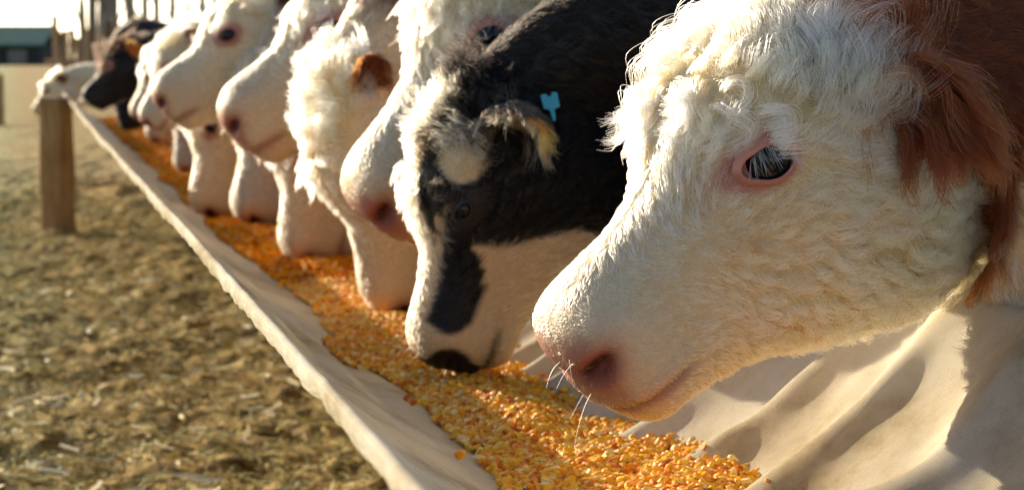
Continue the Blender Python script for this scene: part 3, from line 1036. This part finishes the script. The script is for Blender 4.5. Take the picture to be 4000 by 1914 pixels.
# ------------------------------------------------------------------ TROUGH (local x across, y along)
TROT = math.atan2(.2325, .9726)
def trough_drop(w, s):
    f = .275 * np.sin(math.pi / 2 * np.clip(w / .43, 0, 1)) ** .92
    r = .035 + .24 * np.cos(math.pi / 2 * np.clip((w - .45) / .37, 0, 1)) ** .95
    return np.where(w < .44, f, r)
def rear_folds(w, s):
    q = smooth_step(.40, .58, w) * (1 - .35 * smooth_step(.70, .82, w))
    x = s - .20 * (w - .45) + .05 * vnoise(s * 3, w * 4, 0, 4) + .02 * vnoise(s * 8, w * 9, 0, 44)
    ph = x / .20 + .60 * vnoise(x * 2.1, 0, 0, 8)
    r = 1 - (.5 + .5 * np.cos(2 * math.pi * ph + .5 * np.sin(2 * math.pi * ph))) ** 1.25
    am = .036 * (.7 + .5 * vnoise(x * 1.7, .5, 0, 12))
    return q * (1 - r) * am + q * .008 * vnoise(s * 7, w * 9, 0, 15) + q * .003 * vnoise(s * 22, w * 22, 0, 16)
def front_wrinkles(w, s):
    q = smooth_step(.0, .06, w) * smooth_step(.42, .25, w)
    a = .008 * np.sin(2 * math.pi * (w / .085 + .5 * vnoise(s * 1.3, 0, 0, 2))) * (.4 + .6 * vnoise(s * .9, 3, 0, 3))
    return q * (a + .007 * vnoise(s * 3.5, w * 9, 0, 6) + .004 * vnoise(s * 14, w * 14, 0, 7))
s_v = np.concatenate([np.linspace(.2, 4.2, 640)[:-1], np.linspace(4.2, 17.5, 240)])
w_in = np.linspace(.013, .82, 150)
# hem: a fold over the rope and a short flap hanging outside
hem = [(.004, -.016), (.002, -.011), (.001, -.005), (.0015, .000), (.004, .003), (.007, .0035), (.010, .002)]
rear = [(.826, .006), (.836, .007), (.846, -.002), (.852, -.03), (.854, -.10), (.850, -.20)]
SV, WV = np.meshgrid(s_v, w_in, indexing='ij')
Z = .79 - trough_drop(WV, SV) + rear_folds(WV, SV) + front_wrinkles(WV, SV)
hx = np.array([h[0] for h in hem]); hz = np.array([h[1] for h in hem])
edge = .0018 * vnoise(s_v * 14, 0, 0, 61) + .0014 * vnoise(s_v * 40, 0, 0, 62) + .005 * vnoise(s_v * 2, 0, 0, 63)
HX = hx[None, :] + (edge * .5)[:, None] * np.linspace(1, .3, len(hem))[None, :]
HZ = .79 + hz[None, :] + edge[:, None] * np.linspace(.8, .25, len(hem))[None, :]
Z[:, 0] += edge * .2
rx = np.array([h[0] for h in rear]); rz = np.array([h[1] for h in rear])
rwob = rear_folds(np.full_like(s_v, .82), s_v)
RX = rx[None, :] + (edge * .4)[:, None]
RZ = .755 + rz[None, :] + rwob[:, None] * np.linspace(1, .3, len(rear))[None, :] * 1.0
sag = -.012 * np.sin(np.clip((s_v - 3.0) / 9.3, 0, 1) * math.pi)
XX = np.concatenate([HX, WV, RX], 1); ZZ = np.concatenate([HZ, Z, RZ], 1) + sag[:, None]
YY = np.repeat(s_v[:, None], XX.shape[1], 1)
nc_ = XX.shape[1]; nr_ = len(s_v)
idx = np.arange(nr_ * nc_).reshape(nr_, nc_)
tf = np.stack([idx[:-1, :-1].ravel(), idx[:-1, 1:].ravel(), idx[1:, 1:].ravel(), idx[1:, :-1].ravel()], -1)

def cloth_material():
    m, nt, p = new_mat('white_sackcloth')
    tc = N(nt, 'ShaderNodeTexCoord')
    n1 = N(nt, 'ShaderNodeTexNoise', i_Scale=7.0, i_Detail=7.0, i_Roughness=.65)
    nt.links.new(tc.outputs['Object'], n1.inputs['Vector'])
    base = ramp(nt, n1.outputs[0], [(.26, (.54, .46, .33)), (.42, (.74, .66, .51)), (.65, (.84, .77, .63))])
    wv = N(nt, 'ShaderNodeTexWave', i_Scale=165.0, i_Distortion=3.0, i_Detail=1.0); wv.bands_direction = 'X'
    wh = N(nt, 'ShaderNodeTexWave', i_Scale=165.0, i_Distortion=3.0, i_Detail=1.0); wh.bands_direction = 'Y'
    n3 = N(nt, 'ShaderNodeTexNoise', i_Scale=340.0, i_Detail=4.0)
    for w_ in (wv, wh, n3):
        nt.links.new(tc.outputs['Object'], w_.inputs['Vector'])
    ad = N(nt, 'ShaderNodeMath', operation='ADD'); nt.links.new(wv.outputs['Fac'], ad.inputs[0]); nt.links.new(wh.outputs['Fac'], ad.inputs[1])
    ad2 = N(nt, 'ShaderNodeMath', operation='ADD'); nt.links.new(ad.outputs[0], ad2.inputs[0]); nt.links.new(n3.outputs[0], ad2.inputs[1])
    b = N(nt, 'ShaderNodeBump', i_Strength=.45, i_Distance=.0016); nt.links.new(ad2.outputs[0], b.inputs['Height'])
    nt.links.new(b.outputs[0], p.inputs['Normal'])
    mr = N(nt, 'ShaderNodeMapRange'); mr.inputs['From Max'].default_value = 3.0; mr.inputs['To Min'].default_value = .68; mr.inputs['To Max'].default_value = 1.2
    nt.links.new(ad2.outputs[0], mr.inputs[0])
    mx = N(nt, 'ShaderNodeMix', data_type='RGBA', blend_type='MULTIPLY'); mx.inputs[0].default_value = 1.0
    n4 = N(nt, 'ShaderNodeTexNoise', i_Scale=2.6, i_Detail=9.0, i_Roughness=.72)
    nt.links.new(tc.outputs['Object'], n4.inputs['Vector'])
    st = ramp(nt, n4.outputs[0], [(.36, (.62, .54, .40)), (.47, (.90, .87, .80)), (.55, (1, 1, 1))])
    ms2 = N(nt, 'ShaderNodeMix', data_type='RGBA', blend_type='MULTIPLY'); ms2.inputs[0].default_value = 1.0
    nt.links.new(base, ms2.inputs[6]); nt.links.new(st, ms2.inputs[7])
    nt.links.new(ms2.outputs[2], mx.inputs[6]); nt.links.new(mr.outputs[0], mx.inputs[7])
    nt.links.new(mx.outputs[2], p.inputs['Base Color'])
    p.inputs['Roughness'].default_value = .85
    p.inputs['Specular IOR Level'].default_value = .2
    tr = N(nt, 'ShaderNodeBsdfTranslucent'); nt.links.new(mx.outputs[2], tr.inputs['Color'])
    ms = N(nt, 'ShaderNodeMixShader'); ms.inputs[0].default_value = .28
    nt.links.new(p.outputs[0], ms.inputs[1]); nt.links.new(tr.outputs[0], ms.inputs[2])
    nt.links.new(ms.outputs[0], nt.nodes['Material Output'].inputs['Surface'])
    return m
M_cloth = cloth_material()
M_rope = noise_mat('hemp_rope', [(.3, (.18, .13, .07)), (.7, (.42, .34, .2))], scale=60)
trough = empty('feed_trough', (TR0[0] - .016, 0, 0))
trough.rotation_euler = (0, 0, TROT)
tag(trough, 'long white cloth feed trough slung between ropes and posts', 'trough')
mesh_obj('cloth', np.stack([XX.ravel(), YY.ravel(), ZZ.ravel()], -1), tf, M_cloth, trough)
def tube(path, r, seg=8):
    path = np.asarray(path, float)
    tg = norm(np.gradient(path, axis=0))
    a = norm(np.cross(tg, np.array([0, 0, 1.0]) + 1e-3)); b = np.cross(tg, a)
    rr = np.broadcast_to(np.asarray(r, float), (len(path),))
    ang = np.linspace(0, 2 * math.pi, seg, endpoint=False)
    V = path[:, None, :] + rr[:, None, None] * (np.cos(ang)[None, :, None] * a[:, None, :] + np.sin(ang)[None, :, None] * b[:, None, :])
    n = len(path)
    Fc = [(i * seg + j, i * seg + (j + 1) % seg, (i + 1) * seg + (j + 1) % seg, (i + 1) * seg + j) for i in range(n - 1) for j in range(seg)]
    Fc += [tuple(range(seg - 1, -1, -1)), tuple(range((n - 1) * seg, n * seg))]
    return V.reshape(-1, 3), Fc
for rw, rzz in ((.007, .789), (.838, .753)):
    pth = np.stack([np.full(90, rw), np.linspace(.1, 17.6, 90), np.full(90, rzz) + np.interp(np.linspace(.1, 17.6, 90), s_v, sag) - .004], -1)
    v, f = tube(pth, .003)
    mesh_obj('rope', v, f, M_rope, trough)

# ------------------------------------------------------------------ CORN
def corn_z(w, s):
    lump = .016 * fbm(s * 2.1, w * 7, 0, 51, 3) + .006 * fbm(s * 11, w * 11, 0, 52, 2)
    heap = .012 * np.exp(-((w - .44) / .12) ** 2)
    return .79 - .249 + lump + heap - .004 + np.interp(s, s_v, sag)
def cloth_z(w, s):
    return .79 - trough_drop(w, s) + rear_folds(w, s) + front_wrinkles(w, s) + np.interp(s, s_v, sag)
def kernel_template(fine):
    if fine:
        ring = [(-.48, .16, .15), (-.30, .34, .27), (.12, .48, .30), (.40, .40, .24)]
        seg = 6
    else:
        ring = [(-.45, .18, .17), (.05, .46, .30), (.38, .36, .22)]
        seg = 5
    V = [(-.56, 0, 0)]; c = [1.0]
    for (x, ry, rz_) in ring:
        for j in range(seg):
            a = 2 * math.pi * j / seg
            V.append((x, ry * math.cos(a), rz_ * math.sin(a))); c.append(1.0 if x < -.25 else (.25 if x > .3 else 0.0))
    V.append((.50, 0, 0)); c.append(.45)
    F_ = [(0, 1 + (j + 1) % seg, 1 + j) for j in range(seg)]
    for i in range(len(ring) - 1):
        for j in range(seg):
            a0, a1 = 1 + i * seg + j, 1 + i * seg + (j + 1) % seg
            F_.append((a0, a1, a1 + seg)); F_.append((a0, a1 + seg, a0 + seg))
    l = len(V) - 1; b0 = 1 + (len(ring) - 1) * seg
    F_ += [(b0 + j, b0 + (j + 1) % seg, l) for j in range(seg)]
    return np.array(V, float), np.array(F_), np.array(c)
def corn_patch(s0, s1, pitch, size, fine, seed, layers=1):
    r = np.random.default_rng(seed)
    n = int((s1 - s0) * .62 / pitch ** 2) * layers
    s = r.uniform(s0, s1, n); w = r.uniform(.17, .72, n)
    z = corn_z(w, s)
    cz = cloth_z(w, s)
    lone = r.random(n) < .006
    keep = (z > cz - .002) | (lone & (w > .28) & (w < .56))
    z = np.where(z > cz, z, cz + .003)
    s, w, z = s[keep], w[keep], z[keep]; n = len(s)
    z = z + r.uniform(-.002, .0035, n)
    T, F_, cc = kernel_template(fine)
    sz = size * r.uniform(.65, 1.2, n)
    yaw = r.uniform(0, 2 * math.pi, n); pit = r.normal(0, .45, n); rol = r.normal(0, .6, n)
    cy, sy, cp, sp, cr, sr = np.cos(yaw), np.sin(yaw), np.sin(pit) * 0 + np.cos(pit), np.sin(pit), np.cos(rol), np.sin(rol)
    R = np.empty((n, 3, 3))
    R[:, 0, 0] = cy * cp; R[:, 0, 1] = cy * sp * sr - sy * cr; R[:, 0, 2] = cy * sp * cr + sy * sr
    R[:, 1, 0] = sy * cp; R[:, 1, 1] = sy * sp * sr + cy * cr; R[:, 1, 2] = sy * sp * cr - cy * sr
    R[:, 2, 0] = -sp; R[:, 2, 1] = cp * sr; R[:, 2, 2] = cp * cr
    V = np.einsum('nij,kj->nki', R, T) * sz[:, None, None] + np.stack([w, s, z], -1)[:, None, :]
    pal = np.array([(.80, .30, .006), (.84, .38, .012), (.70, .18, .006), (.86, .50, .04), (.52, .09, .006), (.82, .32, .008), (.76, .24, .006), (.86, .68, .32), (.85, .45, .02)])
    c = pal[r.integers(0, len(pal), n)] * r.uniform(.8, 1.15, n)[:, None]
    tip = np.array([.82, .56, .14])
    tw = .6 if fine else .25
    tint = c[:, None, :] * (1 - cc[None, :, None] * tw) + tip * cc[None, :, None] * tw
    if not fine:
        tint = tint * np.array([.92, .78, .6])
    k = len(T)
    Fa = (F_[None] + (np.arange(n) * k)[:, None, None]).reshape(-1, 3)
    return V.reshape(-1, 3), Fa, np.clip(tint, 0, .9).reshape(-1, 3)
parts = [corn_patch(1.2, 4.4, .0066, .0138, True, 1), corn_patch(4.4, 8.5, .0105, .0155, False, 2), corn_patch(8.5, 17, .016, .019, False, 3)]
off = 0; VV, FF, TTn = [], [], []
for v, f, t in parts:
    VV.append(v); FF.append(f + off); TTn.append(t); off += len(v)
M_corn, _nt, _p = attr_mat('corn_kernel', rough=.5, spec=.12, vary=.12, scale=300)
_p.inputs['Subsurface Weight'].default_value = .15
_p.inputs['Subsurface Radius'].default_value = (.006, .003, .001)
_p.inputs['Subsurface Scale'].default_value = .5
M_corn_dull, _nt, _p = attr_mat('far_corn_kernel', rough=.8, spec=.04, vary=.12, scale=300)  # farther kernels get a duller finish to keep glints down
# bed under the loose kernels
sb = np.linspace(.3, 17.3, 420); wb = np.linspace(.15, .74, 50)
SB, WB = np.meshgrid(sb, wb, indexing='ij')
ZB = corn_z(WB, SB) - .0035
ib = np.arange(SB.size).reshape(SB.shape)
fb = np.stack([ib[:-1, :-1].ravel(), ib[:-1, 1:].ravel(), ib[1:, 1:].ravel(), ib[1:, :-1].ravel()], -1)
okb = (ZB > cloth_z(WB, SB) - .004).ravel()
fb = fb[okb[fb].any(1)]
M_bed = noise_mat('packed_corn', [(.35, (.30, .09, .012)), (.5, (.48, .18, .025)), (.62, (.60, .33, .08))], scale=160, rough=.5, bump=.6, bump_scale=160)
corn = mesh_obj('corn', np.concatenate(VV), np.concatenate(FF), M_corn, None, smooth=False, tint=np.concatenate(TTn))
corn.data.materials.append(M_corn_dull)
_n0 = len(parts[0][1]); _mi = np.zeros(len(corn.data.polygons), np.int32); _mi[_n0:] = 1
corn.data.polygons.foreach_set('material_index', _mi)
corn.location = (TR0[0], 0, 0); corn.rotation_euler = (0, 0, TROT)
tag(corn, 'loose orange and yellow corn kernels filling the trough', 'corn', kind='stuff')
bed = mesh_obj('packed_corn', np.stack([WB.ravel(), SB.ravel(), ZB.ravel()], -1), fb, M_bed, corn)

# ------------------------------------------------------------------ POSTS
M_wood = noise_mat('weathered_wood', [(.25, (.11, .05, .016)), (.45, (.33, .17, .06)), (.7, (.50, .30, .13))], scale=9, rough=.85, bump=.7, bump_scale=30, stretch=(6, 6, .7))
M_endgrain = noise_mat('pale_end_grain', [(.3, (.34, .27, .17)), (.7, (.6, .52, .38))], scale=40, rough=.9)
def post(x, y, h, r, label, turn=0.0, name='wooden_post'):
    o = empty(name, (x, y, float(terrain(0, y)))); tag(o, label, 'post')
    o.rotation_euler = (0, 0, turn)
    seg, nz_ = 32, 16
    V = []
    for i in range(nz_ + 1):
        zz = -.1 + (h + .1) * i / nz_
        for j in range(seg):
            a = 2 * math.pi * (j + .5) / seg
            sq = 1 / (abs(math.cos(a)) ** 7 + abs(math.sin(a)) ** 7) ** (1 / 7)
            rr = r * sq * (1.03 - .04 * i / nz_) + .004 * math.sin(zz * 13 + a * 4) * r / .09
            V.append((rr * math.cos(a), rr * math.sin(a), zz))
    F_ = [(i * seg + j, i * seg + (j + 1) % seg, (i + 1) * seg + (j + 1) % seg, (i + 1) * seg + j) for i in range(nz_) for j in range(seg)]
    mesh_obj('shaft', V, F_, M_wood, o)
    V2 = [(v[0], v[1], v[2]) for v in V[-seg:]] + [(v[0] * .94, v[1] * .94, v[2] + .006) for v in V[-seg:]] + [(0, 0, h + .007)]
    F2 = [(j, (j + 1) % seg, seg + (j + 1) % seg, seg + j) for j in range(seg)] + [(seg + j, seg + (j + 1) % seg, 2 * seg) for j in range(seg)]
    mesh_obj('top_face', V2, F2, M_endgrain, o)
    return o
post(-2.745, 12.0, .80, .082, 'thick weathered wooden post holding up the front rim of the trough', rad(-22))
for k, (ss_, ww_) in enumerate(((.12, -.06), (.3, .93), (6.2, .93), (12.2, .93), (17.4, -.05), (17.4, .93))):
    q = TR0 * [1, 1, 0] + TT * ss_ + TN * ww_
    post(float(q[0]), float(q[1]), .78 if ww_ < 0 else .74, .06, ['squat post at the near front corner of the trough', 'post at the near rear corner of the trough', 'post under the rear rim behind the middle cattle', 'post under the rear rim behind the dark cows', 'post at the far front corner of the trough', 'post at the far rear corner of the trough'][k], rad(-13))
post(-7.70, 30.0, .75, .06, 'dark thin post at the edge of the far pasture', rad(10))

# ------------------------------------------------------------------ BACKGROUND
M_bark = noise_mat('grey_bark', [(.3, (.09, .075, .06)), (.5, (.19, .16, .125)), (.7, (.34, .30, .24))], scale=5, rough=.95, bump=.8, bump_scale=14, stretch=(3, 3, .5))
M_twig = noise_mat('bare_twigs', [(.3, (.07, .05, .035)), (.7, (.16, .12, .08))], scale=8)
def tree(x, y, h, r, label, seed):
    rg = np.random.default_rng(seed)
    z0 = float(terrain(x, y))
    o = empty('bare_tree', (x, y, z0)); tag(o, label, 'tree', 'bare trees behind the pasture')
    tz = np.linspace(-.1, h, 22)
    lean = rg.normal(0, .02, 2)
    ctr = np.stack([lean[0] * tz + .03 * np.sin(tz * 1.3 + seed), lean[1] * tz + .03 * np.cos(tz * 1.1 + seed), tz], -1)
    rr = r * (1.25 * np.exp(-np.clip(tz, 0, 9) * 3.0) * .4 + 1 - .75 * np.clip(tz, 0, h) / h)
    v, f = tube(ctr, rr, 10)
    mesh_obj('trunk', v, f, M_bark, o)
    V, F_ = [], []
    off = 0
    def limb(p, d, ln, r_, depth):
        nonlocal off
        q = np.linspace(0, 1, 7)[:, None]
        bendv = rg.normal(0, .18, 3) + np.array([0, 0, .25])
        path = p + d * ln * q + bendv * ln * q ** 2 * .4
        v_, f_ = tube(path, r_ * (1 - .75 * q[:, 0]), 5)
        V.append(v_); F_.extend([tuple(i + off for i in ff) for ff in f_]); off += len(v_)
        if depth > 0:
            for _ in range(4):
                k = rg.uniform(.3, .95)
                b = path[int(k * 6)]
                nd = norm(d + rg.normal(0, .6, 3) + np.array([0, 0, .2]))
                limb(b, nd, ln * rg.uniform(.35, .6), r_ * .45, depth - 1)
    for k in range(16):
        hz = rg.uniform(.12, .98) * h
        a = rg.uniform(0, 6.28)
        d = norm(np.array([math.cos(a), math.sin(a), rg.uniform(.3, 1.1)]))
        i = int(np.searchsorted(tz, hz)) - 1
        limb(ctr[i], d, (h - hz) * .3 + 1.0, r * .28 * (1.2 - hz / h), 2)
    mesh_obj('crown', np.concatenate(V), F_, M_twig, o)
trees = [(222, 46, .10), (244, 52, .14), (268, 44, .17), (292, 58, .12), (322, 64, .10), (343, 50, .09), (374, 60, .13), (404, 47, .09), (438, 54, .11), (472, 50, .1), (512, 62, .12), (550, 56, .1)]
ORD = 'first second third fourth fifth sixth seventh eighth ninth tenth eleventh twelfth'.split()
for i, (px, y, r) in enumerate(trees):
    x = (px - 1288) / 5010 * y
    tree(x, y, 11 + (i * 37 % 5), r, ORD[i] + ' bare grey trunk from the open sky gap, in the row of leafless trees', 40 + i)

# board fence in front of the trees
M_board = noise_mat('reddish_boards', [(.3, (.18, .085, .035)), (.5, (.34, .19, .09)), (.72, (.5, .33, .2))], scale=3, rough=.9, stretch=(8, 8, .6))
_nt = M_board.node_tree; _bp = _nt.nodes['Principled BSDF']
_src = _bp.inputs['Base Color'].links[0].from_socket
_oi = N(_nt, 'ShaderNodeObjectInfo'); _mr = N(_nt, 'ShaderNodeMapRange'); _mr.inputs['To Min'].default_value = .35; _mr.inputs['To Max'].default_value = 1.5
_nt.links.new(_oi.outputs['Random'], _mr.inputs[0])
_mx = N(_nt, 'ShaderNodeMix', data_type='RGBA', blend_type='MULTIPLY'); _mx.inputs[0].default_value = 1.0
_nt.links.new(_src, _mx.inputs[6]); _nt.links.new(_mr.outputs[0], _mx.inputs[7]); _nt.links.new(_mx.outputs[2], _bp.inputs['Base Color'])
yf = 40.0
fence = empty('board_fence', (-8.75, yf, float(terrain(0, yf)))); tag(fence, 'reddish brown upright board fence in front of the bare trees', 'fence')
def box(cx, cy, cz, sx, sy, sz):
    v = [(cx + a * sx / 2, cy + b * sy / 2, cz + c * sz / 2) for a in (-1, 1) for b in (-1, 1) for c in (-1, 1)]
    f = [(0, 1, 3, 2), (4, 6, 7, 5), (0, 4, 5, 1), (2, 3, 7, 6), (0, 2, 6, 4), (1, 5, 7, 3)]
    return v, f
rg = np.random.default_rng(77)
bv, bf = box(0, 0, .5, .125, .025, 1.0)
bme = bpy.data.meshes.new('board'); bme.from_pydata(bv, [], bf); bme.materials.append(M_board)
for i in range(60):
    o = bpy.data.objects.new('board', bme); COL.objects.link(o); o.parent = fence
    o.location = (-.35 + i * .15 + rg.normal(0, .008), rg.normal(0, .012), 0)
    o.scale = (1, 1, 1.5 + rg.normal(0, .10)); o.rotation_euler = (0, rg.normal(0, .012), 0)
for zz in (.3, .85):
    v, f = box(4.0, .035, zz, 9.2, .04, .09)
    mesh_obj('rail', v, f, M_board, fence, smooth=False)

# barn with a dark green roof
M_green = noise_mat('green_sheet_roof', [(.3, (.02, .10, .065)), (.7, (.05, .17, .11))], scale=2, rough=.6)
M_barn = noise_mat('dark_barn_wall', [(.3, (.02, .018, .016)), (.7, (.06, .055, .05))], scale=1.5, rough=.9, stretch=(4, 4, .4))
zb = float(terrain(0, 112))
barn = empty('barn', (-31.0, 112, zb)); tag(barn, 'low dark barn with green roof at the far edge of the pasture', 'barn')
v, f = box(0, 3, .55, 9.2, 6, 1.3); mesh_obj('wall', v, f, M_barn, barn, smooth=False)
prof = [(-.4, 1.15), (3, 2.25), (6.4, 1.15), (6.4, 1.05), (3, 2.12), (-.4, 1.05)]
v = [(-4.85, a, b) for a, b in prof] + [(4.85, a, b) for a, b in prof]
f = [(i, (i + 1) % 6, 6 + (i + 1) % 6, 6 + i) for i in range(6)] + [tuple(range(5, -1, -1)), tuple(range(6, 12))]
mesh_obj('roof', v, f, M_green, barn, smooth=False)
for i in range(4):
    v, f = box(-3.6 + i * 2.3, -.02, .45, 1.0, .08, .8); mesh_obj('window', v, f, M_endgrain if i == 9 else M_bark, barn, smooth=False)
# far wood that closes the horizon
M_wood_far = noise_mat('far_wood', [(.3, (.05, .045, .035)), (.7, (.12, .11, .085))], scale=.6, rough=1)
rg = np.random.default_rng(5)
V, F_ = [], []
xs = np.linspace(-26, 160, 1600)
for i, x in enumerate(xs):
    y = 150 + rg.uniform(-8, 8); h = rg.uniform(2.0, 4.5) if x > -20 else rg.uniform(1.0, 1.9)
    w = rg.uniform(.4, 1.0)
    z0 = float(terrain(0, y))
    b = len(V)
    for (a, c) in ((-w, 0), (0, -w), (w, 0), (0, w)):
        V.append((x + a, y + c, z0 - .2)); V.append((x + a * .5, y + c * .5, z0 + h * .7))
    V.append((x, y, z0 + h))
    for k in range(4):
        k2 = (k + 1) % 4
        F_.append((b + 2 * k, b + 2 * k2, b + 2 * k2 + 1, b + 2 * k + 1)); F_.append((b + 2 * k + 1, b + 2 * k2 + 1, b + 8))
wood = mesh_obj('far_wood', V, F_, M_wood_far); tag(wood, 'far leafless wood closing the horizon', 'wood', kind='stuff')
